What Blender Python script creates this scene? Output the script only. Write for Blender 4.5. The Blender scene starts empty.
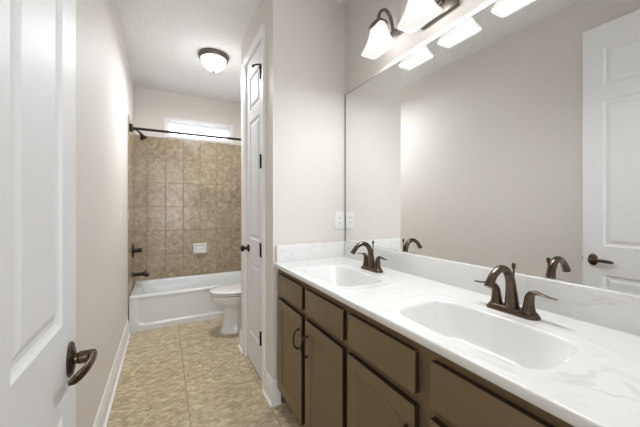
import bpy, bmesh, math, random
from mathutils import Vector, Matrix
random.seed(4)
C = bpy.context.scene.collection
S = bpy.context.scene
PI = math.pi

# ------------------------------------------------------------------ camera, sky, light, exposure
FPX = 291.6
cam_d = bpy.data.cameras.new('camera'); cam = bpy.data.objects.new('camera', cam_d); C.objects.link(cam)
cam_d.sensor_width = 36.0; cam_d.lens = 36.0 * FPX / 640.0
cam_d.shift_y = -(213.5 - 207.6) / 640.0
cam_d.clip_start = 0.02
cam.location = (0, 0, 1.257)
cam.rotation_euler = (PI / 2, 0, -math.radians(28.18))
S.camera = cam

w = bpy.data.worlds.new('World'); S.world = w; w.use_nodes = True
bg = w.node_tree.nodes['Background']
bg.inputs['Color'].default_value = (0.80, 0.90, 1.0, 1); bg.inputs['Strength'].default_value = 7.0
S.view_settings.view_transform = 'Standard'; S.view_settings.look = 'None'
S.view_settings.gamma = 1.0; S.view_settings.use_curve_mapping = False
S.view_settings.exposure = 0.72
P_DOOR = 55.0      # added fill light behind the open doorway, standing in for a window
P_SHADE = 1.5     # each vanity lamp
E_SHADE = .58
P_BULB = 2.5
P_CEIL = 12.5
E_CEIL = 1.2
P_HALL = 20.0

# ------------------------------------------------------------------ dimensions
XL, XR = -0.315, 1.166
YF, YS, YA, YT, YB = 0.12, 1.786, 2.66, 3.47, 4.21     # front wall, vanity end, closet end, tub front, back
H = 2.74
XC = 0.616
ZC, ZS = 0.905, 1.014

# ------------------------------------------------------------------ materials
def mat(name, col, rough=0.5, metal=0.0, bump=None, spec=None, coat=0, emit=None, vary=None):
    m = bpy.data.materials.new(name); m.use_nodes = True
    nt = m.node_tree; b = nt.nodes['Principled BSDF']
    b.inputs['Base Color'].default_value = (*col, 1); b.inputs['Roughness'].default_value = rough
    b.inputs['Metallic'].default_value = metal
    if spec is not None: b.inputs['Specular IOR Level'].default_value = spec
    if coat: b.inputs['Coat Weight'].default_value = coat; b.inputs['Coat Roughness'].default_value = 0.1
    if emit: b.inputs['Emission Color'].default_value = (*emit[0], 1); b.inputs['Emission Strength'].default_value = emit[1]
    tc = nt.nodes.new('ShaderNodeNewGeometry')
    if vary:
        n = nt.nodes.new('ShaderNodeTexNoise'); n.inputs['Scale'].default_value = vary[0]; n.inputs['Detail'].default_value = 4
        r = nt.nodes.new('ShaderNodeValToRGB'); nt.links.new(tc.outputs['Position'], n.inputs['Vector'])
        nt.links.new(n.outputs['Fac'], r.inputs['Fac'])
        r.color_ramp.elements[0].position = .3; r.color_ramp.elements[1].position = .7
        r.color_ramp.elements[0].color = (*[c * (1 - vary[1]) for c in col], 1)
        r.color_ramp.elements[1].color = (*[min(1, c * (1 + vary[1])) for c in col], 1)
        nt.links.new(r.outputs['Color'], b.inputs['Base Color'])
    if bump:
        n = nt.nodes.new('ShaderNodeTexNoise'); n.inputs['Scale'].default_value = bump[0]; n.inputs['Detail'].default_value = 5
        bp = nt.nodes.new('ShaderNodeBump'); bp.inputs['Strength'].default_value = bump[1]; bp.inputs['Distance'].default_value = bump[2]
        if len(bump) > 3:
            mp = nt.nodes.new('ShaderNodeMapping'); mp.inputs['Scale'].default_value = bump[3]
            nt.links.new(tc.outputs['Position'], mp.inputs['Vector']); nt.links.new(mp.outputs['Vector'], n.inputs['Vector'])
        else:
            nt.links.new(tc.outputs['Position'], n.inputs['Vector'])
        nt.links.new(n.outputs['Fac'], bp.inputs['Height']); nt.links.new(bp.outputs['Normal'], b.inputs['Normal'])
    return m

def srgb(r, g, b):
    f = lambda c: (c / 255 / 12.92) if c / 255 <= .04045 else ((c / 255 + .055) / 1.055) ** 2.4
    return (f(r), f(g), f(b))

def tile_mat(name, axes, size, off, grout_w, cols, grout, scale, stretch, rough, bump, rot=0.0, contrast=(.32, .68), joint=.5):
    """square-laid tiles: mottled stone faces that differ from tile to tile, grout joints"""
    m = bpy.data.materials.new(name); m.use_nodes = True
    nt = m.node_tree; N = nt.nodes; L = nt.links; b = N['Principled BSDF']
    g = N.new('ShaderNodeNewGeometry'); sp = N.new('ShaderNodeSeparateXYZ'); L.new(g.outputs['Position'], sp.inputs[0])
    def M(op, a, bb=None, c=None):
        n = N.new('ShaderNodeMath'); n.operation = op
        for i, v in enumerate((a, bb, c)):
            if v is None: continue
            if isinstance(v, (int, float)): n.inputs[i].default_value = v
            else: L.new(v, n.inputs[i])
        return n.outputs[0]
    idx = []; edge = []
    for k in (0, 1):
        u = M('DIVIDE', M('SUBTRACT', sp.outputs[axes[k]], off[k]), size[k])
        idx.append(M('FLOOR', u)); fr = M('FRACT', u)
        edge.append(M('MULTIPLY', M('MINIMUM', fr, M('SUBTRACT', 1.0, fr)), size[k]))
    e = M('MINIMUM', edge[0], edge[1])
    mk = N.new('ShaderNodeMapRange'); L.new(e, mk.inputs['Value'])
    mk.inputs['From Min'].default_value = grout_w * .5; mk.inputs['From Max'].default_value = grout_w * .5 + .002
    cb = N.new('ShaderNodeCombineXYZ'); L.new(idx[0], cb.inputs[0]); L.new(idx[1], cb.inputs[1])
    wn = N.new('ShaderNodeTexWhiteNoise'); wn.noise_dimensions = '3D'; L.new(cb.outputs[0], wn.inputs['Vector'])
    sc = N.new('ShaderNodeVectorMath'); sc.operation = 'SCALE'; sc.inputs['Scale'].default_value = 7.0; L.new(wn.outputs['Color'], sc.inputs[0])
    mp = N.new('ShaderNodeMapping'); mp.inputs['Scale'].default_value = stretch; mp.inputs['Rotation'].default_value = (0, 0, rot)
    L.new(g.outputs['Position'], mp.inputs['Vector'])
    ad = N.new('ShaderNodeVectorMath'); L.new(mp.outputs[0], ad.inputs[0]); L.new(sc.outputs[0], ad.inputs[1])
    n1 = N.new('ShaderNodeTexNoise'); n1.inputs['Scale'].default_value = scale; n1.inputs['Detail'].default_value = 6
    n1.inputs['Roughness'].default_value = .62; n1.inputs['Distortion'].default_value = .7; L.new(ad.outputs[0], n1.inputs['Vector'])
    cr = N.new('ShaderNodeValToRGB'); L.new(n1.outputs['Fac'], cr.inputs['Fac'])
    cr.color_ramp.elements[0].position = contrast[0]; cr.color_ramp.elements[1].position = contrast[1]
    cr.color_ramp.elements[0].color = (*cols[0], 1); cr.color_ramp.elements[1].color = (*cols[2], 1)
    el = cr.color_ramp.elements.new(sum(contrast) / 2); el.color = (*cols[1], 1)
    hs = N.new('ShaderNodeHueSaturation'); L.new(cr.outputs['Color'], hs.inputs['Color'])
    L.new(M('MULTIPLY_ADD', wn.outputs['Value'], .08, .96), hs.inputs['Value'])
    mx = N.new('ShaderNodeMix'); mx.data_type = 'RGBA'; L.new(mk.outputs[0], mx.inputs['Factor'])
    mx.inputs[6].default_value = (*grout, 1); L.new(hs.outputs[0], mx.inputs[7])
    L.new(mx.outputs[2], b.inputs['Base Color'])
    rr = N.new('ShaderNodeMapRange'); L.new(mk.outputs[0], rr.inputs['Value']); rr.inputs['To Min'].default_value = .85; rr.inputs['To Max'].default_value = rough
    L.new(rr.outputs[0], b.inputs['Roughness'])
    hgt = M('ADD', M('MULTIPLY', mk.outputs[0], joint), M('MULTIPLY', n1.outputs['Fac'], bump))
    bp = N.new('ShaderNodeBump'); bp.inputs['Strength'].default_value = .6; bp.inputs['Distance'].default_value = .003
    L.new(hgt, bp.inputs['Height']); L.new(bp.outputs['Normal'], b.inputs['Normal'])
    return m

def marble_mat(name):
    m = bpy.data.materials.new(name); m.use_nodes = True
    nt = m.node_tree; N = nt.nodes; L = nt.links; b = N['Principled BSDF']
    g = N.new('ShaderNodeNewGeometry')
    wv = N.new('ShaderNodeTexNoise'); wv.inputs['Scale'].default_value = 3.2; wv.inputs['Detail'].default_value = 5; wv.inputs['Distortion'].default_value = 1.6
    L.new(g.outputs['Position'], wv.inputs['Vector'])
    cr = N.new('ShaderNodeValToRGB'); L.new(wv.outputs['Fac'], cr.inputs['Fac'])
    E = cr.color_ramp.elements
    base = srgb(238, 238, 236)
    E[0].position = 0; E[0].color = (*base, 1); E[1].position = 1; E[1].color = (*base, 1)
    for p, c in ((.462, base), (.476, srgb(222, 221, 217)), (.485, base), (.56, base), (.573, srgb(226, 224, 220)), (.583, base)):
        e = E.new(p); e.color = (*c, 1)
    mn = N.new('ShaderNodeTexNoise'); mn.inputs['Scale'].default_value = 4.5; mn.inputs['Detail'].default_value = 1; L.new(g.outputs['Position'], mn.inputs['Vector'])
    mr = N.new('ShaderNodeMapRange'); mr.inputs['From Min'].default_value = .44; mr.inputs['From Max'].default_value = .62; L.new(mn.outputs['Fac'], mr.inputs['Value'])
    mx = N.new('ShaderNodeMix'); mx.data_type = 'RGBA'; L.new(mr.outputs[0], mx.inputs['Factor']); mx.inputs[6].default_value = (*base, 1); L.new(cr.outputs[0], mx.inputs[7])
    L.new(mx.outputs[2], b.inputs['Base Color'])
    b.inputs['Roughness'].default_value = .16; b.inputs['Coat Weight'].default_value = .3
    return m

M_WALL = mat('beige_wall_paint', srgb(226, 221, 215), .6, bump=(130, .12, .002))
M_CEIL = mat('white_ceiling_texture', srgb(242, 242, 242), .85, bump=(42, 1.0, .012))
M_TRIM = mat('white_trim_paint', srgb(240, 240, 240), .35)
M_DOOR = mat('white_door_paint', srgb(232, 232, 232), .5, bump=(26, .14, .002, (3, 3, .35)))
M_CDOOR = mat('white_satin_closet_door_paint', srgb(230, 230, 231), .62, spec=.25)
M_FLOOR = tile_mat('beige_floor_tile', (0, 1), (.459, .457), (.136, 2.108), .004,
                   (srgb(166, 146, 114), srgb(189, 171, 139), srgb(212, 198, 168)), srgb(158, 141, 112), 20, (1.0, 1.7, 1), .36, .6, rot=-.6, contrast=(.38, .62))
COLT = (srgb(140, 122, 98), srgb(165, 148, 123), srgb(186, 170, 146))
M_TILE_B = tile_mat('brown_wall_tile_back', (0, 2), (.205, .304), (.02, .05), .006, COLT, srgb(146, 130, 108), 18, (1, 1, 1), .22, .12, contrast=(.33, .67))
M_TILE_S = tile_mat('brown_wall_tile_side', (1, 2), (.205, .304), (.12, .05), .006, COLT, srgb(146, 130, 108), 18, (1, 1, 1), .22, .12, contrast=(.33, .67))
M_MARBLE = marble_mat('white_cultured_marble')
M_BASIN = mat('white_basin_marble', srgb(238, 238, 236), .16, coat=.3)
M_CAB = mat('taupe_brown_cabinet_paint', srgb(117, 98, 68), .38, bump=(18, .08, .001, (4, 4, .5)))
M_DARK = mat('dark_brown_toe_kick', srgb(58, 45, 32), .6)  # plain dark brown of the toe kick board
M_BRONZE = mat('oil_rubbed_bronze', srgb(94, 80, 68), .26, metal=.85, vary=(35, .15))
M_BLACK = mat('dark_bronze_hardware', srgb(48, 38, 33), .38, metal=.6)
M_GREYB = mat('brushed_pewter_bronze', srgb(112, 104, 96), .38, metal=.75)
M_PORC = mat('white_porcelain', srgb(228, 228, 226), .12, coat=.4)
M_EDGE = mat('dark_cabinet_edge', srgb(46, 34, 24), .6)  # near-black brown on the edge faces of doors and drawers
M_TUB = mat('white_tub_enamel', srgb(228, 230, 230), .18, coat=.3)
M_PLAST = mat('white_switch_plastic', srgb(238, 238, 236), .35)
M_HOLE = mat('socket_hole', srgb(70, 66, 62), .6)
M_CHROME = mat('chrome', (.8, .8, .8), .15, metal=1)
M_MIRROR = mat('mirror_silvering', (.93, .935, .93), .0, metal=1)
M_MEDGE = mat('mirror_glass_edge', srgb(128, 129, 122), .3)
M_SHADE = mat('frosted_lamp_glass', (.03, .03, .03), .5, spec=.2, emit=((1.0, .955, .90), E_SHADE))
M_SHADE.node_tree.nodes['Principled BSDF'].inputs['Alpha'].default_value = .6
M_BULB = mat('frosted_lamp_opening', (.05, .05, .05), .5, emit=((1.0, .98, .95), .9))
M_DOME = mat('frosted_dome_glass', srgb(240, 236, 228), .3, emit=((1.0, .99, .975), E_CEIL))
M_GLASS = bpy.data.materials.new('window_glass'); M_GLASS.use_nodes = True
_b = M_GLASS.node_tree.nodes['Principled BSDF']; _b.inputs['Transmission Weight'].default_value = 1; _b.inputs['Roughness'].default_value = 0
_b.inputs['IOR'].default_value = 1.1
M_HFLOOR = mat('hall_floor_wood', srgb(150, 125, 98), .5, vary=(6, .15))

# ------------------------------------------------------------------ helpers
WPOS = {}
def wp(o): return WPOS.get(o.name, Vector((0, 0, 0))) if o else Vector((0, 0, 0))
def tag(o, label=None, cat=None, group=None, kind=None):
    if label: o['label'] = label
    if cat: o['category'] = cat
    if group: o['group'] = group
    if kind: o['kind'] = kind
    return o
def obj(name, bm, material, parent=None, smooth=False, angle=None, origin=None):
    bmesh.ops.recalc_face_normals(bm, faces=bm.faces)
    me = bpy.data.meshes.new(name)
    if origin is None:
        lo = Vector([min(v.co[i] for v in bm.verts) for i in range(3)]); hi = Vector([max(v.co[i] for v in bm.verts) for i in range(3)])
        origin = (lo + hi) / 2; origin.z = lo.z
    origin = Vector(origin)
    bmesh.ops.translate(bm, vec=-origin, verts=bm.verts)
    bm.to_mesh(me); bm.free()
    mats = material if isinstance(material, (list, tuple)) else [material]
    for m in mats: me.materials.append(m)
    if smooth:
        me.polygons.foreach_set('use_smooth', [True] * len(me.polygons))
        me.set_sharp_from_angle(angle=math.radians(angle or 40))
    o = bpy.data.objects.new(name, me); C.objects.link(o)
    WPOS[o.name] = origin
    o.location = origin - wp(parent)
    if parent: o.parent = parent
    return o
def empty(name, loc, label, cat, group=None):
    o = bpy.data.objects.new(name, None); C.objects.link(o); o.location = loc; o.empty_display_size = .05
    WPOS[o.name] = Vector(loc)
    return tag(o, label, cat, group)
def struct(name, bm, m, **k):
    o = obj(name, bm, m, **k); return tag(o, kind='structure')
def copy_tree(o, parent=None):
    c = o.copy(); C.objects.link(c); c.parent = parent
    WPOS[c.name] = WPOS.get(o.name, Vector())
    for ch in list(o.children): copy_tree(ch, c)
    return c

def box(bm, x0, x1, y0, y1, z0, z1, bev=0.0, seg=2, mi=0):
    b = bmesh.new()
    bmesh.ops.create_cube(b, size=1)
    for v in b.verts:
        v.co = Vector(((x0 + x1) / 2 + v.co.x * (x1 - x0), (y0 + y1) / 2 + v.co.y * (y1 - y0), (z0 + z1) / 2 + v.co.z * (z1 - z0)))
    if bev: bmesh.ops.bevel(b, geom=list(b.edges), offset=bev, segments=seg, affect='EDGES', profile=.5)
    for f in b.faces: f.material_index = mi
    merge(bm, b)
def merge(bm, b):
    me = bpy.data.meshes.new('t'); b.to_mesh(me); b.free(); bm.from_mesh(me); bpy.data.meshes.remove(me)
def BX(*a, **k):
    bm = bmesh.new(); box(bm, *a, **k); return bm

def loft(bm, rings, close=True, cap=True):
    """rings: lists of points with equal count"""
    vr = [[bm.verts.new(p) for p in r] for r in rings]
    n = len(vr[0])
    for a, b in zip(vr, vr[1:]):
        for i in range(n if close else n - 1):
            bm.faces.new((a[i], a[(i + 1) % n], b[(i + 1) % n], b[i]))
    if cap and close:
        bm.faces.new(vr[0]); bm.faces.new(vr[-1])
    return vr
def tube(bm, pts, rad, n=14, flat=1.0, up=(0, 1, 0)):
    """swept tube with varying radius; flat scales the second axis"""
    pts = [Vector(p) for p in pts]
    if not isinstance(rad, (list, tuple)): rad = [rad] * len(pts)
    if not isinstance(flat, (list, tuple)): flat = [flat] * len(pts)
    rings = []
    prev = Vector(up)
    for i, p in enumerate(pts):
        t = (pts[min(i + 1, len(pts) - 1)] - pts[max(i - 1, 0)]).normalized()
        a = prev - t * prev.dot(t)
        if a.length < 1e-4: a = t.orthogonal()
        a.normalize(); prev = a; b = t.cross(a)
        rings.append([p + a * math.cos(2 * PI * k / n) * rad[i] + b * math.sin(2 * PI * k / n) * rad[i] * flat[i] for k in range(n)])
    loft(bm, rings)
def smooth_path(pts, k=5):
    """Catmull-Rom through points (tuples of any length)"""
    out = []; P = [pts[0]] + list(pts) + [pts[-1]]
    for i in range(1, len(P) - 2):
        for j in range(k):
            t = j / k; r = []
            for a, b, c, d in zip(P[i - 1], P[i], P[i + 1], P[i + 2]):
                r.append(.5 * (2 * b + (c - a) * t + (2 * a - 5 * b + 4 * c - d) * t * t + (3 * b - a - 3 * c + d) * t ** 3))
            out.append(tuple(r))
    out.append(tuple(pts[-1])); return out
def stube(bm, data, k=6, n=14, up=(0, 1, 0)):
    """data rows: x,y,z,r,flat"""
    d = smooth_path(data, k)
    tube(bm, [r[:3] for r in d], [r[3] for r in d], n, [r[4] for r in d], up)
def lathe(bm, prof, c, n=32, axis='z', sx=1, sy=1):
    rings = []
    for r, h in prof:
        ring = []
        for k in range(n):
            a = 2 * PI * k / n; u, v = r * math.cos(a) * sx, r * math.sin(a) * sy
            if axis == 'z': ring.append(Vector(c) + Vector((u, v, h)))
            elif axis == 'x': ring.append(Vector(c) + Vector((h, u, v)))
            else: ring.append(Vector(c) + Vector((u, h, v)))
        rings.append(ring)
    loft(bm, rings)
def sup(cx, cy, z, a, b, n=2.5, k=48, ph=0):
    out = []
    for i in range(k):
        t = 2 * PI * i / k; c, s = math.cos(t), math.sin(t)
        out.append(Vector((cx + a * math.copysign(abs(c) ** (2 / n), c), cy + b * math.copysign(abs(s) ** (2 / n), s), z)))
    return out
def rrect(cx, cy, z, a, b, r, k=6):
    """rounded rectangle ring, half sizes a b"""
    out = []
    for qx, qy, s in ((1, 1, 0), (-1, 1, 1), (-1, -1, 2), (1, -1, 3)):
        for i in range(k + 1):
            t = PI / 2 * (s + i / k)
            out.append(Vector((cx + qx * (a - r) + r * math.cos(t), cy + qy * (b - r) + r * math.sin(t), z)))
    return out

def panel_slab(u0, u1, v0, v1, thick, panels, place, insets, back_panels=False):
    """slab whose front (w=0) carries moulded panels; place(u,v,w)->xyz ; w negative = into the slab"""
    bm = bmesh.new()
    def face(p): bm.faces.new([bm.verts.new(place(*q)) for q in p])
    us = sorted({u0, u1, *[p[0] for p in panels], *[p[1] for p in panels]})
    vs = sorted({v0, v1, *[p[2] for p in panels], *[p[3] for p in panels]})
    def side(w, sg):
        for i in range(len(us) - 1):
            for j in range(len(vs) - 1):
                uc, vc = (us[i] + us[i + 1]) / 2, (vs[j] + vs[j + 1]) / 2
                if any(p[0] < uc < p[1] and p[2] < vc < p[3] for p in panels) and (sg or back_panels): continue
                face([(us[i], vs[j], w), (us[i + 1], vs[j], w), (us[i + 1], vs[j + 1], w), (us[i], vs[j + 1], w)])
        if not (sg or back_panels): return
        s = 1 if sg else -1
        for p in panels:
            prev = None
            for ins, dep in insets:
                a, b, c, d = p[0] + ins, p[1] - ins, p[2] + ins, p[3] - ins
                q = [(a, c, w + s * dep), (b, c, w + s * dep), (b, d, w + s * dep), (a, d, w + s * dep)]
                if prev:
                    for k in range(4): face([prev[k], prev[(k + 1) % 4], q[(k + 1) % 4], q[k]])
                prev = q
            face(prev)
    side(0, True); side(-thick, False)
    for k in range(len(us) - 1):
        for v in (v0, v1): face([(us[k], v, 0), (us[k + 1], v, 0), (us[k + 1], v, -thick), (us[k], v, -thick)])
    for k in range(len(vs) - 1):
        for u in (u0, u1): face([(u, vs[k], 0), (u, vs[k + 1], 0), (u, vs[k + 1], -thick), (u, vs[k], -thick)])
    bmesh.ops.remove_doubles(bm, verts=bm.verts, dist=1e-5)
    return bm
RAISED = [(0, 0), (.006, -.006), (.012, -.009), (.022, -.009), (.038, -.002), (.042, -.0015)]

def run_prism(bm, prof, axis, a, b, base, out):
    """prof list (d,z): d = distance out of the wall; axis 'x'|'y' direction of the run a..b; base = wall coordinate; out=+1/-1"""
    def P(t, d, z):
        return (t, base + out * d, z) if axis == 'x' else (base + out * d, t, z)
    loft(bm, [[P(t, d, z) for d, z in prof] for t in (a, b)])
BASEP = [(0, 0), (.014, 0), (.014, .105), (.012, .118), (.009, .128), (.008, .142), (.004, .152), (0, .152)]
SHOE = [(.014, 0), (.026, 0), (.025, .008), (.021, .014), (.014, .017)]

# ------------------------------------------------------------------ room shell
T = .10
bm = bmesh.new(); box(bm, XL - T, XR + T, YF - .11, YB + T, -.08, 0); struct('floor', bm, M_FLOOR)
struct('ceiling', BX(XL - T, XR + T, YF - .11, YB + T, H, H + .08), M_CEIL)
struct('wall_left', BX(XL - T, XL, YF - .11, YB + T, 0, H), M_WALL)
struct('wall_right', BX(XR, XR + T, YF - .11, YB + T, 0, H), M_WALL)
WX0, WX1, WZ0, WZ1 = .035, .825, 2.18, 2.38
bm = bmesh.new()
box(bm, XL, WX0, YB, YB + T, 0, H); box(bm, WX1, XR, YB, YB + T, 0, H)
box(bm, WX0, WX1, YB, YB + T, 0, WZ0); box(bm, WX0, WX1, YB, YB + T, WZ1, H)
struct('wall_back', bm, M_WALL)
# closet block
CD0, CD1, CDH = 2.005, 2.475, 2.465
bm = bmesh.new()
box(bm, XC, XC + T, YS, CD0, 0, H); box(bm, XC, XC + T, CD1, YA, 0, H); box(bm, XC, XC + T, CD0, CD1, CDH, H)
struct('wall_closet', bm, M_WALL)
struct('wall_vanity_end', BX(XC + T, XR, YS, YS + T, 0, H), M_WALL)
struct('wall_alcove', BX(XC + T, XR, YA - T, YA, 0, H), M_WALL)
# entry wall with the open doorway
DX0, DX1 = -.192, .60
bm = bmesh.new()
box(bm, XL, DX0 - .035, YF - .11, YF, 0, H); box(bm, DX1, XR, YF - .11, YF, 0, H); box(bm, DX0 - .035, DX1, YF - .11, YF, 2.465, H)
struct('wall_front', bm, M_WALL)
# room behind the camera
bm = bmesh.new(); box(bm, -2.6, 2.8, -3.2, YF - .11, -.08, 0); struct('floor_hall', bm, M_HFLOOR)
struct('ceiling_hall', BX(-2.6, 2.8, -3.2, YF - .11, H, H + .08), M_CEIL)
bm = bmesh.new()
box(bm, -2.7, -2.6, -3.3, YF, 0, H); box(bm, 2.8, 2.9, -3.3, YF, 0, H); box(bm, -2.6, 2.8, -3.3, -3.2, 0, H)
box(bm, -2.6, XL - T, YF - .11, YF - .01, 0, H); box(bm, XR + T, 2.8, YF - .11, YF - .01, 0, H)
struct('wall_hall', bm, M_WALL)

# tile surround
TZ = 2.175
struct('wall_tile_back', BX(XL + .008, XR - .008, YB - .008, YB, .34, WZ0 - .035), M_TILE_B)
for nm, a, b in (('wall_tile_left', XL, XL + .008), ('wall_tile_right', XR - .008, XR)):
    struct(nm, BX(a, b, YT - .03, YB, .30, TZ, bev=.002), M_TILE_S)

# baseboards
def baseboard(name, runs, shoe=None):
    bm = bmesh.new()
    for r in runs: run_prism(bm, BASEP, *r)
    for r in (shoe or runs): run_prism(bm, SHOE, *r)
    struct(name, bm, M_TRIM, smooth=True, angle=25)
CW = .06
baseboard('baseboard_left', [('y', YF, YT - .03, XL, 1)])
baseboard('baseboard_closet', [('y', YS - .014, CD0 - CW, XC, -1), ('y', CD1 + CW, YA + .014, XC, -1), ('x', XC, .664, YS, -1), ('x', XC, XR - .014, YA, 1)],
          [('y', YS - .026, CD0 - CW, XC, -1), ('y', CD1 + CW, YA + .026, XC, -1), ('x', XC - .014, .664, YS, -1), ('x', XC - .014, XR - .026, YA, 1)])
baseboard('baseboard_right', [('y', YA, YT - .03, XR, -1)])

# closet door casing + jamb
def casing(name, y0, y1, z1, x, s, wd=CW, z0=0):
    bm = bmesh.new()
    prof = [(0, 0), (.009, 0), (.011, .008), (.012, wd * .35), (.017, wd * .6), (.018, wd * .9), (.015, wd), (0, wd)]
    for yy, sg in ((y0, -1), (y1, 1)):       # vertical legs, mitred
        rings = []
        for z in (z0, None):
            rings.append([(x + s * d, yy + sg * e, (z if z is not None else z1 + e)) for d, e in prof])
        loft(bm, rings)
    loft(bm, [[(x + s * d, yy + sg * e, z1 + e) for d, e in prof] for yy, sg in ((y0, -1), (y1, 1))])
    return struct(name, bm, M_TRIM, smooth=True, angle=25)
casing('trim_1', CD0, CD1, CDH, XC, -1)
bm = bmesh.new()
box(bm, XC, XC + T, CD0, CD0 + .008, 0, CDH); box(bm, XC, XC + T, CD1 - .008, CD1, 0, CDH); box(bm, XC, XC + T, CD0 + .008, CD1 - .008, CDH - .008, CDH)
box(bm, XC + .042, XC + .055, CD0 + .008, CD0 + .02, 0, CDH - .008); box(bm, XC + .042, XC + .055, CD1 - .02, CD1 - .008, 0, CDH - .008)
struct('trim_2', bm, M_TRIM)

# closet door
y0, y1 = CD0 + .010, CD1 - .011
pl = [(y0 + .09, y1 - .09, a, b) for a, b in ((.25, .82), (1.008, 1.95), (2.045, 2.305))]
d2 = struct('door_1', panel_slab(y0, y1, .012, CDH - .012, .035, pl, lambda u, v, q: (XC + .004 - q, u, v), RAISED), M_CDOOR)
for z in (.33, .957, 1.585, 2.218):
    bm = bmesh.new(); lathe(bm, [(.0, -.050), (.005, -.050), (.0085, -.046), (.0085, .046), (.005, .050), (0, .050)], (XC - .012, CD0 + .010, z), 14)
    box(bm, XC - .003, XC + .004, CD0 + .004, CD0 + .03, z - .045, z + .045, bev=.001, seg=1)
    obj('hinge', bm, M_BLACK, d2, smooth=True)
bm = bmesh.new()
tube(bm, [(XC - .012, CD0 + .010, 2.27), (XC - .03, CD0 + .03, 2.274), (XC - .055, CD0 + .06, 2.274)], .0055, 8)
tube(bm, [(XC - .016, CD0 + .028, 2.272), (XC - .006, CD0 + .07, 2.268)], .004, 8)
lathe(bm, [(0, 0), (.009, 0), (.009, .012), (0, .012)], (XC - .052, CD0 + .063, 2.266), 10)
obj('door_stop', bm, M_BLACK, d2, smooth=True)
bm = bmesh.new()
yk, zk = y1 - .06, .923
lathe(bm, [(0, 0), (.031, 0), (.031, -.004), (.027, -.009), (.013, -.011), (.011, -.03), (.012, -.036), (0, -.036)], (XC + .004, yk, zk), 24, 'x')
obj('knob_rose', bm, M_BLACK, d2, smooth=True)
bm = bmesh.new()
lathe(bm, [(0, -.036), (.012, -.036), (.024, -.042), (.028, -.052), (.025, -.062), (.012, -.067), (0, -.068)], (XC + .004, yk, zk), 24, 'x')
obj('knob', bm, M_BLACK, d2, smooth=True)

# entry door, open against the left wall
DXF, DY0, DY1 = -.188, .14, .903
pl = []
for a, b in ((.25, .822), (1.008, 1.948), (2.05, 2.298)):
    pl += [(DY0 + .105, DY0 + .343, a, b), (DY1 - .343, DY1 - .105, a, b)]
d1 = struct('door_2', panel_slab(DY0, DY1, .012, 2.443, .035, pl, lambda u, v, q: (DXF + q, u, v), RAISED, True), M_DOOR)
bm = bmesh.new()
lathe(bm, [(0, 0), (.026, 0), (.0265, .003), (.024, .007), (.017, .0095), (.013, .011), (.0, .012)], (DXF, .848, .914), 32, 'x', 1, 1.5)
obj('lever_rose', bm, M_BRONZE, d1, smooth=True)
bm = bmesh.new()
stube(bm, [(DXF + .009, .848, .914, .0125, 1), (DXF + .016, .848, .914, .0115, 1), (DXF + .019, .848, .914, .014, 1), (DXF + .040, .849, .914, .0135, 1), (DXF + .045, .849, .914, .012, 1), (DXF + .048, .848, .914, .004, 1)], 4, 18)
stube(bm, [(DXF + .038, .853, .914, .011, 1.0), (DXF + .043, .835, .915, .0115, .8), (DXF + .045, .805, .916, .011, .6), (DXF + .041, .775, .914, .011, .5), (DXF + .031, .752, .911, .0105, .5), (DXF + .022, .742, .909, .005, .5)], 5, 16, up=(0, 0, 1))
obj('lever_handle', bm, M_BRONZE, d1, smooth=True, angle=50)
obj('latch', BX(DXF - .024, DXF - .012, DY1 - .002, DY1 + .008, .90, .925, bev=.002), M_BLACK, d1)
bm = bmesh.new()
lathe(bm, [(0, 0), (.026, 0), (.024, -.007), (.012, -.011), (0, -.012)], (DXF - .035, .848, .914), 24, 'x', 1, 1.4)
stube(bm, [(DXF - .04, .848, .914, .011, 1), (DXF - .075, .848, .914, .011, 1), (DXF - .078, .80, .917, .008, .8), (DXF - .066, .745, .91, .007, .6)], 5, 14, up=(0, 0, 1))
obj('back_lever', bm, M_BRONZE, d1, smooth=True)
for z in (.33, .957, 1.585, 2.218):
    bm = bmesh.new(); lathe(bm, [(0, -.048), (.0075, -.045), (.0075, .045), (0, .048)], (DXF + .006, DY0 - .006, z), 12)
    obj('hinge', bm, M_BLACK, d1, smooth=True)

# window
bm = bmesh.new()
cw = .034
for (a, b, c, d) in ((WX0 - cw, WX1 + cw, WZ1, WZ1 + cw), (WX0 - cw, WX1 + cw, WZ0 - .022, WZ0), (WX0 - cw, WX0, WZ0, WZ1), (WX1, WX1 + cw, WZ0, WZ1)):
    box(bm, a, b, YB - .013, YB, c, d, bev=.002, seg=1)
for (a, b, c, d) in ((WX0, WX1, WZ1 - .006, WZ1), (WX0, WX1, WZ0, WZ0 + .006), (WX0, WX0 + .006, WZ0, WZ1), (WX1 - .006, WX1, WZ0, WZ1)):
    box(bm, a, b, YB, YB + .09, c, d)
struct('trim_3', bm, M_TRIM)
win = empty('window_1', (.43, YB + .07, WZ0), None, None); tag(win, kind='structure')
bm = bmesh.new()
for (a, b, c, d) in ((WX0 + .006, WX1 - .006, WZ1 - .046, WZ1 - .006), (WX0 + .006, WX1 - .006, WZ0 + .006, WZ0 + .026), (WX0 + .006, WX0 + .026, WZ0 + .026, WZ1 - .046), (WX1 - .03, WX1 - .006, WZ0 + .026, WZ1 - .046)):
    box(bm, a, b, YB + .05, YB + .08, c, d, bev=.003, seg=1)
obj('window_frame', bm, M_TRIM, win)
obj('window_pane', BX(WX0 + .024, WX1 - .024, YB + .062, YB + .067, WZ0 + .024, WZ1 - .044), M_GLASS, win)

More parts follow.
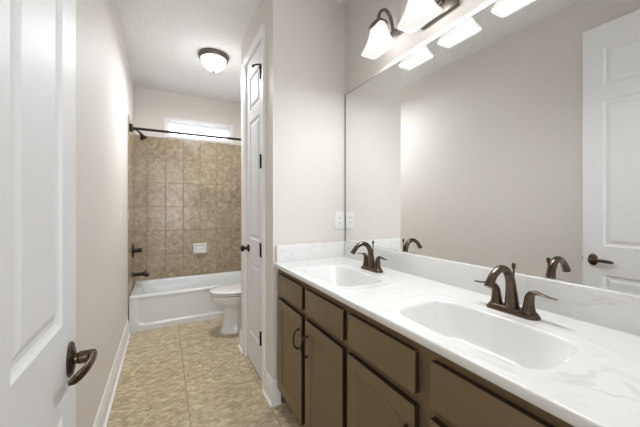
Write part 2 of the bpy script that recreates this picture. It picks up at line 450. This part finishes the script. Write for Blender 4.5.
# ------------------------------------------------------------------ bathtub
tub = empty('bathtub', ((XL + XR) / 2, (YT + YB) / 2, 0), 'white alcove bathtub set between brown tiled walls at the far end', 'bathtub')
TX0, TX1, TY0, TY1, TZ1 = XL + .009, XR - .009, YT, YB - .009, .365
cx, cy = (TX0 + TX1) / 2, (TY0 + TY1) / 2; a, b = (TX1 - TX0) / 2, (TY1 - TY0) / 2
bm = bmesh.new()
rings = [rrect(cx, cy, z, a - i, b - i, max(.004, .012 - i), 8) for z, i in ((.345, .0), (.358, .002), (.365, .010))]
for z, i, r in ((.365, .045, .10), (.362, .062, .12), (.350, .072, .13), (.25, .088, .13), (.12, .115, .13), (.075, .15, .13), (.062, .21, .10)):
    rings.append(rrect(cx + .01, cy, z, a - i * 1.1, b - i, r, 8))
loft(bm, rings, cap=False)
vs = [v for v in bm.verts if abs(v.co.z - .062) < 1e-4]
bm.faces.new(vs)
obj('basin', bm, M_TUB, tub, smooth=True, angle=60)
# apron with an embossed rounded panel
def apron():
    bm = bmesh.new(); nx, nz = 120, 34
    g = []
    ax0, ax1, az0, az1 = TX0 + .05, TX1 - .05, .055, .50
    for j in range(nz + 1):
        z = .345 * j / nz; row = []
        for i in range(nx + 1):
            x = TX0 + (TX1 - TX0) * i / nx
            # signed distance to rounded rect
            r = .09; qx = abs(x - (ax0 + ax1) / 2) - (ax1 - ax0) / 2 + r; qz = abs(z - (az0 + az1) / 2) - (az1 - az0) / 2 + r
            sd = math.hypot(max(qx, 0), max(qz, 0)) + min(max(qx, qz), 0) - r
            t = min(1, max(0, -sd / .016)); t = t * t * (3 - 2 * t)
            y = TY0 + .007 * t + (.010 * max(0, 1 - z / .345) if z > .03 else .010)
            row.append(bm.verts.new((x, y, z)))
        g.append(row)
    for j in range(nz):
        for i in range(nx): bm.faces.new((g[j][i], g[j][i + 1], g[j + 1][i + 1], g[j + 1][i]))
    r = bmesh.ops.extrude_face_region(bm, geom=list(bm.faces))
    for v in [q for q in r['geom'] if isinstance(q, bmesh.types.BMVert)]: v.co.y = TY0 + .035
    return bm
obj('apron', apron(), M_TUB, tub, smooth=True, angle=50)
bm = bmesh.new(); lathe(bm, [(0, 0), (.024, 0), (.024, .004), (.018, .009), (0, .010)], (TX0 + .086, cy, .322), 24, 'x')
tag(obj('overflow_plate', bm, M_BLACK, tub, smooth=True), 'small round dark bronze overflow plate')
bm = bmesh.new(); lathe(bm, [(0, .0), (.03, .0), (.027, .006), (0, .008)], (TX0 + .26, cy, .062), 24)
obj('drain', bm, M_BLACK, tub, smooth=True)
# caulk strip at floor
# tub spout
ts = empty('tub_spout', (XL + .008, 3.86, .50), 'dark bronze tub spout on the tiled left wall just above the bathtub rim', 'tub spout')
bm = bmesh.new()
stube(bm, [(XL + .008, 3.86, .505, .029, 1), (XL + .016, 3.86, .505, .028, 1), (XL + .02, 3.86, .505, .021, 1), (XL + .09, 3.86, .505, .020, 1), (XL + .12, 3.86, .503, .024, 1), (XL + .145, 3.86, .49, .024, 1), (XL + .152, 3.86, .476, .02, 1)], 5, 20)
obj('spout_body', bm, M_BLACK, ts, smooth=True, angle=60)
bm = bmesh.new(); lathe(bm, [(0, 0), (.005, 0), (.004, .014), (.008, .018), (.008, .026), (0, .028)], (XL + .13, 3.86, .522), 14)
obj('diverter_knob', bm, M_BLACK, ts, smooth=True)
# valve
tv = empty('shower_valve', (XL + .008, 3.86, .77), 'dark bronze round shower valve with stub handle on tiled left wall', 'shower valve')
bm = bmesh.new(); lathe(bm, [(0, 0), (.082, 0), (.082, .003), (.074, .008), (.03, .012), (0, .013)], (XL + .008, 3.86, .775), 36, 'x')
obj('valve_plate', bm, M_BLACK, tv, smooth=True)
bm = bmesh.new(); lathe(bm, [(0, .01), (.026, .01), (.024, .045), (.02, .05), (.022, .055), (.024, .085), (.019, .092), (0, .093)], (XL + .008, 3.86, .775), 24, 'x')
obj('valve_handle', bm, M_BLACK, tv, smooth=True)
# shower head
sh = empty('shower_fixture', (XL + .008, 3.84, 2.11), 'small dark bronze bell shower head on a short arm high on left tiled wall', 'shower head')
bm = bmesh.new()
lathe(bm, [(0, 0), (.028, 0), (.024, .008), (.012, .012), (0, .012)], (XL + .008, 3.84, 2.13), 20, 'x')
stube(bm, [(XL + .012, 3.84, 2.13, .009, 1), (XL + .035, 3.84, 2.13, .009, 1), (XL + .060, 3.84, 2.115, .009, 1), (XL + .080, 3.84, 2.095, .009, 1)], 5, 12)
obj('shower_arm', bm, M_BLACK, sh, smooth=True)
bm = bmesh.new()
lathe(bm, [(0, .03), (.012, .03), (.014, .012), (.013, .004), (.021, -.012), (.036, -.042), (.038, -.052), (.034, -.056), (0, -.056)], (0, 0, 0), 28)
bmesh.ops.rotate(bm, cent=(0, 0, 0), matrix=Matrix.Rotation(math.radians(-32), 3, 'Y'), verts=bm.verts)
bmesh.ops.translate(bm, vec=(XL + .092, 3.84, 2.078), verts=bm.verts)
obj('spray_head', bm, M_BLACK, sh, smooth=True)
# rod
rod = empty('shower_curtain_rod', ((XL + XR) / 2, 3.52, 2.06), 'long dark bronze shower curtain rod spanning above the bathtub front', 'shower rod')
bm = bmesh.new(); tube(bm, [(XL + .012, 3.52, 2.066), (XR - .012, 3.52, 2.072)], .0135, 18)
obj('rod', bm, M_BLACK, rod, smooth=True)
for x0, x1 in ((XL + .008, XL + .040), (XR - .040, XR - .008)):
    bm = bmesh.new(); box(bm, x0, x1, 3.485, 3.555, 2.033, 2.103, bev=.008, seg=3)
    obj('flange', bm, M_BLACK, rod, smooth=True)
# soap dish
sd = empty('soap_dish', (.428, YB - .008, .64), 'small white ceramic soap dish set in the brown tiled back wall', 'soap dish')
bm = bmesh.new()
def xz(cx, y, cz, a, b, r): return [Vector((p.x, y, p.y)) for p in rrect(cx, cz, 0, a, b, r, 5)]
Y = YB - .008
loft(bm, [xz(.428, Y, .71, .083, .070, .012), xz(.428, Y - .010, .71, .083, .070, .012), xz(.428, Y - .018, .71, .076, .063, .012), xz(.428, Y - .018, .722, .060, .040, .01), xz(.428, Y - .004, .722, .054, .034, .008)])
obj('dish_plate', bm, M_PORC, sd, smooth=True, angle=35)
bm = bmesh.new()
loft(bm, [xz(.428, Y - .012, .672, .066, .016, .008), xz(.428, Y - .045, .668, .062, .012, .008), xz(.428, Y - .058, .672, .052, .008, .006)])
obj('dish_lip', bm, M_PORC, sd, smooth=True, angle=35)
bm = bmesh.new(); tube(bm, [(.38, Y - .012, .725), (.38, Y - .04, .728), (.476, Y - .04, .728), (.476, Y - .012, .725)], .006, 10)
obj('grab_bar', bm, M_PORC, sd, smooth=True)

# ------------------------------------------------------------------ toilet (faces -x)
TYC = 3.065
to = empty('toilet', (.80, TYC, 0), 'white toilet with closed lid beside the bathtub behind the closet door', 'toilet')
bm = bmesh.new()
def egg(x0, x1, hw, z, n=2.3, k=56):
    c = (x0 + x1) / 2; L = (x1 - x0) / 2; out = []
    for i in range(k):
        t = 2 * PI * i / k; cs, sn = math.cos(t), math.sin(t)
        x = math.copysign(abs(cs) ** (2 / n), cs); y = math.copysign(abs(sn) ** (2 / n), sn)
        wdt = hw * (1 - .12 * max(0, -x))
        out.append(Vector((c + x * L, TYC + y * wdt, z)))
    return out
XB = XR - .20
loft(bm, [egg(.500, 1.02, .115, 0, 3), egg(.500, 1.02, .115, .016, 3), egg(.516, 1.0, .106, .028, 2.8), egg(.526, .99, .103, .10, 2.6),
          egg(.530, .99, .104, .20, 2.5), egg(.522, .99, .110, .245, 2.4), egg(.490, .985, .130, .272, 2.3), egg(.450, .975, .160, .302, 2.3),
          egg(.424, .97, .176, .336, 2.3), egg(.415, .97, .182, .372, 2.3), egg(.420, .97, .180, .386, 2.3), egg(.44, .95, .16, .389, 2.3)])
obj('bowl', bm, M_PORC, to, smooth=True, angle=50)
bm = bmesh.new()
loft(bm, [egg(.415, .93, .178, .393), egg(.402, .94, .188, .397), egg(.400, .94, .190, .403), egg(.406, .94, .186, .410)])
obj('seat', bm, M_PORC, to, smooth=True, angle=50)
bm = bmesh.new()
loft(bm, [egg(.408, .94, .183, .4135), egg(.400, .945, .190, .417), egg(.400, .945, .191, .425), egg(.410, .94, .184, .433), egg(.46, .90, .15, .438), egg(.55, .84, .08, .440)])
obj('lid', bm, M_PORC, to, smooth=True, angle=50)
bm = bmesh.new()
loft(bm, [rrect(1.055, TYC, z, .09 + i, .20 + i, .03) for z, i in ((.36, -.02), (.40, -.004), (.55, .002), (.735, .006))])
box(bm, .93, 1.05, TYC - .11, TYC + .11, .20, .385, bev=.02, seg=3)
obj('tank', bm, M_PORC, to, smooth=True, angle=50)
bm = bmesh.new(); loft(bm, [rrect(1.055, TYC, z, .10 + i, .212 + i, .03) for z, i in ((.736, -.004), (.742, .004), (.762, .004), (.772, -.004), (.775, -.02))])
obj('tank_lid', bm, M_PORC, to, smooth=True, angle=50)
bm = bmesh.new(); stube(bm, [(.955, TYC + .15, .69, .008, 1), (.94, TYC + .15, .69, .008, 1), (.935, TYC + .12, .688, .007, 1), (.935, TYC + .08, .684, .006, 1)], 4, 10)
tag(obj('flush_lever', bm, M_CHROME, to, smooth=True), 'chrome flush lever')

# ------------------------------------------------------------------ vanity cabinet
XF = .63; XN = .612              # door faces sit at XF, frame behind
FR = XF + .020
VY0, VY1 = YF + .001, YS - .001
van = empty('vanity_cabinet', ((FR + XR) / 2, (VY0 + VY1) / 2, 0), 'long dark taupe brown vanity cabinet under the white double sink countertop', 'vanity cabinet')
bm = bmesh.new()
# face frame built from stiles and rails, with carcass behind
STL = [(VY1 - .045, VY1), (1.325, 1.392), (.94, .997), (.54, .617), (VY0, .175)]
for a, b in STL: box(bm, FR, FR + .02, a, b, .10, .876)
for (a, b) in ((.175, .54), (.617, .94), (.997, 1.325), (1.392, VY1 - .045)):
    for z0, z1 in ((.10, .145), (.68, .73), (.835, .876)): box(bm, FR, FR + .02, a, b, z0, z1)
box(bm, FR + .02, XR - .002, VY1 - .016, VY1, 0.0, .876); box(bm, FR + .02, XR - .002, VY0, VY0 + .016, 0.0, .876)
box(bm, FR + .02, XR - .002, VY0 + .016, VY1 - .016, .10, .116); box(bm, XR - .012, XR - .002, VY0 + .016, VY1 - .016, .116, .70)
box(bm, FR + .02, XR - .012, .955, .971, .116, .70)
obj('carcass', bm, M_CAB, van)
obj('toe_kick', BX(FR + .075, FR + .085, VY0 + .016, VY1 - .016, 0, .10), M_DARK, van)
SHK = [(0, 0), (.050, 0), (.053, -.004), (.058, -.0045), (.064, -.009), (.066, -.009)]
FLAT = []
def pull(y, z0, z1, parent):
    bm = bmesh.new()
    zc = (z0 + z1) / 2
    stube(bm, [(XF, y, z0, .0065, 1), (XF - .012, y, z0 - .001, .005, 1), (XF - .026, y, z0 + .012, .0045, 1), (XF - .034, y, zc, .0045, 1), (XF - .026, y, z1 - .012, .0045, 1), (XF - .012, y, z1 + .001, .005, 1), (XF, y, z1, .0065, 1)], 5, 12)
    obj('handle', bm, M_BLACK, parent, smooth=True)
place = lambda u, v, q: (XF - q, u, v)
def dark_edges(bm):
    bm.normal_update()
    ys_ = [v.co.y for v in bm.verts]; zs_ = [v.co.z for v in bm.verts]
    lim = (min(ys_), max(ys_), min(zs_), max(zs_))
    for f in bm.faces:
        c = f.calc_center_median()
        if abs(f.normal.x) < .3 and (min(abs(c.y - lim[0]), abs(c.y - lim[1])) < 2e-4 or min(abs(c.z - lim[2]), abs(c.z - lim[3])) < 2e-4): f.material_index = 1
units = [(1.381, 1.732, 'lo'), (.987, 1.336, 'hi'), (.606, .95, 'lo'), (.165, .551, 'hi')]
for (a, b, hs) in units:
    # drawer front: slab with an eased edge
    bm = BX(XF, FR, a, b, .722, .846, bev=.003, seg=2)
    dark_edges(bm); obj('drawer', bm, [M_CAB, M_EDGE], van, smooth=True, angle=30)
    pan = [(a + .0001, b - .0001, .1251, .6899)]
    bm = panel_slab(a, b, .125, .69, .0195, pan, place, [(0, 0), (.052, 0), (.055, -.0035), (.060, -.0035), (.066, -.008), (.068, -.008)])
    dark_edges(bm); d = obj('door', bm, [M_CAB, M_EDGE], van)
    yh = a + .028 if hs == 'lo' else b - .028
    pull(yh, .517, .615, d)

# ------------------------------------------------------------------ countertop with moulded basins
ct = empty('vanity_countertop', (.90, .95, .877), 'long white cultured marble countertop with two moulded basins and backsplash', 'countertop')
CX0, CX1, CY0, CY1 = .622, XR - .002, YF + .002, YS - .002
BAS = [(.820, 1.305), (.820, .548)]; BA, BB = .136, .222
def tval(x, y, c):
    return ((abs(x - c[0]) / BA) ** 4.5 + (abs(y - c[1]) / BB) ** 4.5) ** (1 / 4.5)
def sm(t): t = min(1, max(0, t)); return t * t * (3 - 2 * t)
def hz(x, y):
    z = ZC
    for c in BAS:
        t = tval(x, y, c)
        dep = .105
        if t < 1.03:
            s = .35 * sm((1.03 - t) / .38) + .65 * min(1, max(0, (1.02 - t) / .36)) * sm((1.03 - t) / .10)
            z -= dep * s + .012 * sm((.6 - t) / .6)
        z += .0012 * math.exp(-((t - 1.30) / .06) ** 2) if x < 1.0 or True else 0
    dx = x - CX0
    if dx < .006: z -= .006 - math.sqrt(max(0, .006 ** 2 - (.006 - dx) ** 2))
    return z
def grid_axis(a, b, st, fine=None):
    n = round((b - a) / st); return [a + (b - a) * i / n for i in range(n + 1)]
xs = [CX0 + v for v in (0, .0004, .0012, .0026, .0045, .008)] + grid_axis(CX0 + .012, CX1, .0042)
ys = grid_axis(CY0, CY1, .0046)
def sheet(cond, skirt=False):
    bm = bmesh.new(); V = {}
    def v(i, j):
        if (i, j) not in V: V[i, j] = bm.verts.new((xs[i], ys[j], hz(xs[i], ys[j])))
        return V[i, j]
    for i in range(len(xs) - 1):
        for j in range(len(ys) - 1):
            if cond((xs[i] + xs[i + 1]) / 2, (ys[j] + ys[j + 1]) / 2):
                bm.faces.new((v(i, j), v(i + 1, j), v(i + 1, j + 1), v(i, j + 1)))
    return bm, V
ins = lambda x, y: any(tval(x, y, c) < 1.09 for c in BAS)
bm, V = sheet(lambda x, y: not ins(x, y))
# front edge drop and underside
fr = [V[0, j] for j in range(len(ys))]
f1 = [bm.verts.new((CX0, ys[j], .885)) for j in range(len(ys))]
f2 = [bm.verts.new((CX0 + .006, ys[j], .877)) for j in range(len(ys))]
f3 = [bm.verts.new((CX0 + .05, ys[j], .877)) for j in range(len(ys))]
for A, B in ((fr, f1), (f1, f2), (f2, f3)):
    for j in range(len(ys) - 1): bm.faces.new((A[j], A[j + 1], B[j + 1], B[j]))
obj('slab', bm, M_MARBLE, ct, smooth=True, angle=40)
for c in BAS:
    bm, _ = sheet(lambda x, y: tval(x, y, c) < 1.09)
    bo = obj('basin', bm, M_BASIN, ct, smooth=True, angle=60)
    bm = bmesh.new(); lathe(bm, [(0, 0), (.03, 0), (.031, .002), (.024, .005), (.019, .004), (.017, .009), (0, .010)], (c[0] + .01, c[1], ZC - .1155), 24)
    obj('drain', bm, M_BRONZE, bo, smooth=True)
bm = BX(CX1 - .018, CX1, CY0, CY1, ZC - .004, ZS, bev=.004, seg=3)
obj('backsplash', bm, M_MARBLE, ct, smooth=True, angle=30)
bm = BX(CX0 + .012, CX1 - .018, CY1 - .018, CY1, ZC - .004, ZS, bev=.004, seg=3)
obj('side_splash', bm, M_MARBLE, ct, smooth=True, angle=30)

# ------------------------------------------------------------------ mirror
bm = BX(XR - .006, XR, YF + .02, YS - .006, ZS + .001, 2.075, mi=1)
for f in bm.faces:
    if f.normal.x < -.9 or all(abs(v.co.x - (XR - .006)) < 1e-5 for v in f.verts): f.material_index = 0
mir = obj('wall_mirror', bm, [M_MIRROR, M_MEDGE])
bm = BX(XR - .0075, XR - .0055, YS - .014, YS - .004, ZS + .001, 2.076); box(bm, XR - .0075, XR - .0055, YF + .02, YS - .014, 2.073, 2.076)
obj('mirror_edge', bm, M_MEDGE, mir)
obj('mirror_channel', BX(XR - .010, XR - .0055, YF + .02, YS - .018, ZS + .0005, ZS + .004), M_CHROME, mir)
tag(mir, 'large frameless rectangular mirror on the wall above the double vanity', 'mirror')

# ------------------------------------------------------------------ faucets
def faucet(y, label):
    X = 1.035
    f = empty('bathroom_faucet', (X, y, ZC), label, 'faucet', 'bronze faucets on the countertop')
    bm = bmesh.new()
    def bring(z, a, b): return rrect(X, y, z, a, b, a * .9, 8)
    loft(bm, [bring(ZC - .001, .029, .082), bring(ZC + .004, .029, .082), bring(ZC + .010, .025, .078), bring(ZC + .016, .022, .074), bring(ZC + .019, .017, .069)])
    obj('base', bm, M_BRONZE, f, smooth=True, angle=50)
    bm = bmesh.new()
    stube(bm, [(X, y, ZC + .014, .024, 1), (X - .001, y, ZC + .03, .0215, 1), (X - .004, y, ZC + .07, .0172, 1), (X - .012, y, ZC + .112, .0145, 1),
               (X - .034, y, ZC + .143, .0130, 1), (X - .066, y, ZC + .152, .0128, .95), (X - .100, y, ZC + .138, .0125, .9), (X - .124, y, ZC + .112, .0140, .85), (X - .131, y, ZC + .101, .0145, .85)], 6, 20)
    obj('spout', bm, M_BRONZE, f, smooth=True, angle=60)
    for s in (-1, 1):
        hy = y + s * .051
        bm = bmesh.new()
        stube(bm, [(X, hy, ZC + .012, .022, 1), (X, hy, ZC + .02, .0195, 1), (X, hy + s * .001, ZC + .045, .015, 1), (X, hy + s * .003, ZC + .064, .0135, 1),
                   (X, hy + s * .010, ZC + .077, .0125, .8), (X, hy + s * .024, ZC + .082, .0115, .5), (X - .001, hy + s * .042, ZC + .080, .0100, .35),
                   (X - .002, hy + s * .060, ZC + .077, .0095, .3), (X - .003, hy + s * .074, ZC + .077, .0085, .28), (X - .003, hy + s * .080, ZC + .078, .004, .28)], 5, 18, up=(1, 0, 0))
        obj('handle', bm, M_BRONZE, f, smooth=True, angle=60)
    bm = bmesh.new(); lathe(bm, [(0, .012), (.003, .012), (.003, .142), (.0055, .147), (.0065, .160), (.004, .164), (0, .164)], (X + .010, y, ZC), 14)
    obj('lift_rod', bm, M_BRONZE, f, smooth=True)
    return f
f1 = faucet(.561, 'bronze two-handle faucet behind the larger nearer sink basin')
f2 = copy_tree(f1); f2.location.y = 1.314
f2['label'] = 'bronze two-handle faucet behind the farther sink, closest to the wall outlet'

# ------------------------------------------------------------------ vanity light
vl = empty('vanity_light', (XR, .957, 2.2), 'three-lamp wall light with flared frosted glass shades above the mirror', 'wall light')
obj('backplate', BX(XR - .022, XR, .957 - .105, .957 + .105, 2.16, 2.285, bev=.004), M_GREYB, vl, smooth=True, angle=30)
obj('bar', BX(XR - .048, XR - .030, .957 - .30, .957 + .30, 2.215, 2.24, bev=.002), M_GREYB, vl, smooth=True, angle=30)
obj('bar_mount', BX(XR - .032, XR - .02, .92, .994, 2.205, 2.25, bev=.002), M_GREYB, vl)
SX = 1.022
for yc in (.674, .957, 1.24):
    bm = bmesh.new()
    stube(bm, [(XR - .040, yc, 2.23, .0105, .75), (XR - .046, yc, 2.27, .0105, .75), (XR - .062, yc, 2.315, .0105, .75), (XR - .092, yc, 2.34, .0105, .75),
               (XR - .125, yc, 2.325, .0105, .75), (XR - .142, yc, 2.29, .0105, .75), (SX, yc, 2.255, .0105, .75)], 6, 14)
    obj('arm', bm, M_GREYB, vl, smooth=True)
    def rr(z, a, b): return rrect(SX, yc, z, a, b, min(a, b) * .35, 6)
    bm = bmesh.new()
    outer = [(2.242, .020, .036), (2.232, .024, .042), (2.205, .028, .050), (2.17, .034, .063), (2.14, .042, .080), (2.118, .050, .096), (2.110, .052, .098)]
    rings = [rr(z, a, b) for z, a, b in outer] + [rr(z + .001, a - .004, b - .004) for z, a, b in reversed(outer)]
    loft(bm, rings, cap=False)
    sh_ = obj('lamp_shade', bm, M_SHADE, vl, smooth=True, angle=60)
    bm = bmesh.new()
    loft(bm, [rr(2.268, .010, .014), rr(2.264, .022, .030), rr(2.250, .028, .046), rr(2.232, .030, .056), rr(2.231, .027, .053), rr(2.246, .024, .042)])
    obj('shade_cap', bm, M_GREYB, vl, smooth=True, angle=40)
    bm = bmesh.new()
    lathe(bm, [(0, .0), (.012, .004), (.016, .012), (.016, .020), (.012, .028), (0, .030)], (SX, yc, 2.215), 20)
    b_ = obj('bulb', bm, M_BULB, sh_, smooth=True)
    ld = bpy.data.lights.new('vanity_lamp', 'AREA'); ld.shape = 'RECTANGLE'; ld.size = .085; ld.size_y = .17
    ld.energy = P_SHADE; ld.color = (.94, .97, 1.0)
    lo = bpy.data.objects.new('vanity_lamp', ld); C.objects.link(lo); lo.parent = vl
    lo.location = Vector((SX, yc, 2.116)) - Vector(vl.location)
    ld = bpy.data.lights.new('vanity_bulb', 'POINT'); ld.shadow_soft_size = .025; ld.energy = P_BULB; ld.color = (.985, .99, 1.0)
    lo = bpy.data.objects.new('vanity_bulb', ld); C.objects.link(lo); lo.parent = vl
    lo.location = Vector((SX, yc, 2.19)) - Vector(vl.location)

# ------------------------------------------------------------------ ceiling light
cl = empty('ceiling_light', (.43, 3.0, H), 'round flush ceiling light with frosted dome and brushed metal ring', 'ceiling light')
bm = bmesh.new(); lathe(bm, [(0, 0), (.140, 0), (.143, -.008), (.140, -.026), (.133, -.040), (.124, -.044), (.118, -.040), (0, -.040)], (.43, 3.0, H), 48)
obj('ring', bm, M_GREYB, cl, smooth=True, angle=35)
bm = bmesh.new(); lathe(bm, [(.118, -.038), (.117, -.050), (.110, -.078), (.092, -.107), (.066, -.130), (.035, -.145), (.006, -.149)], (.43, 3.0, H), 48)
obj('glass_dome', bm, M_DOME, cl, smooth=True, angle=80)
bm = bmesh.new(); lathe(bm, [(0, -.145), (.012, -.148), (.013, -.153), (.007, -.158), (.008, -.165), (.004, -.172), (0, -.173)], (.43, 3.0, H), 20)
obj('finial', bm, M_GREYB, cl, smooth=True)
ld = bpy.data.lights.new('dome_lamp', 'AREA'); ld.shape = 'DISK'; ld.size = .2; ld.energy = P_CEIL; ld.color = (.94, .97, 1)
lo = bpy.data.objects.new('dome_lamp', ld); C.objects.link(lo); lo.parent = cl; lo.location = (0, 0, -.18)
ld = bpy.data.lights.new('dome_glow', 'POINT'); ld.energy = 1.3; ld.shadow_soft_size = .08; ld.color = (.94, .97, 1)
lo = bpy.data.objects.new('dome_glow', ld); C.objects.link(lo); lo.parent = cl; lo.location = (0, 0, -.27)

# unseen fill light added in the room behind, shining through the doorway
ld = bpy.data.lights.new('added_doorway_fill', 'AREA'); ld.shape = 'RECTANGLE'; ld.size = 2.4; ld.size_y = 1.9; ld.energy = P_DOOR; ld.color = (.89, .945, 1.0)
lo = bpy.data.objects.new('added_doorway_fill', ld); C.objects.link(lo); lo.location = (.35, -3.15, 1.4); lo.rotation_euler = (PI / 2, 0, 0)

# ------------------------------------------------------------------ outlet and switch
ou = empty('wall_outlet', (1.113, YS, 1.165), 'white duplex outlet plate on the end wall beside the mirror', 'outlet')
bm = BX(1.113 - .038, 1.113 + .038, YS - .006, YS, 1.103, 1.226, bev=.003, seg=3)
obj('plate', bm, M_PLAST, ou, smooth=True, angle=30)
for zc in (1.145, 1.184):
    bm = bmesh.new(); loft(bm, [[Vector((p.x, yy, p.y)) for p in rrect(1.113, zc, 0, .017, .0145, .009, 6)] for yy in (YS - .005, YS - .0078)])
    r = obj('receptacle', bm, M_PLAST, ou, smooth=True, angle=30)
    bm = bmesh.new()
    for dx in (-.0065, .0065): box(bm, 1.113 + dx - .0012, 1.113 + dx + .0012, YS - .0083, YS - .0075, zc - .001, zc + .007)
    box(bm, 1.113 - .002, 1.113 + .002, YS - .0083, YS - .0075, zc - .009, zc - .005)
    obj('slot', bm, M_HOLE, r)
sw = empty('light_switch', (XL, 2.88, 1.16), 'white light switch plate on the left wall before the bathtub', 'light switch')
obj('plate', BX(XL, XL + .006, 2.84, 2.92, 1.10, 1.22, bev=.003, seg=2), M_PLAST, sw, smooth=True, angle=30)
obj('toggle', BX(XL + .005, XL + .016, 2.873, 2.887, 1.15, 1.175, bev=.002), M_PLAST, sw)
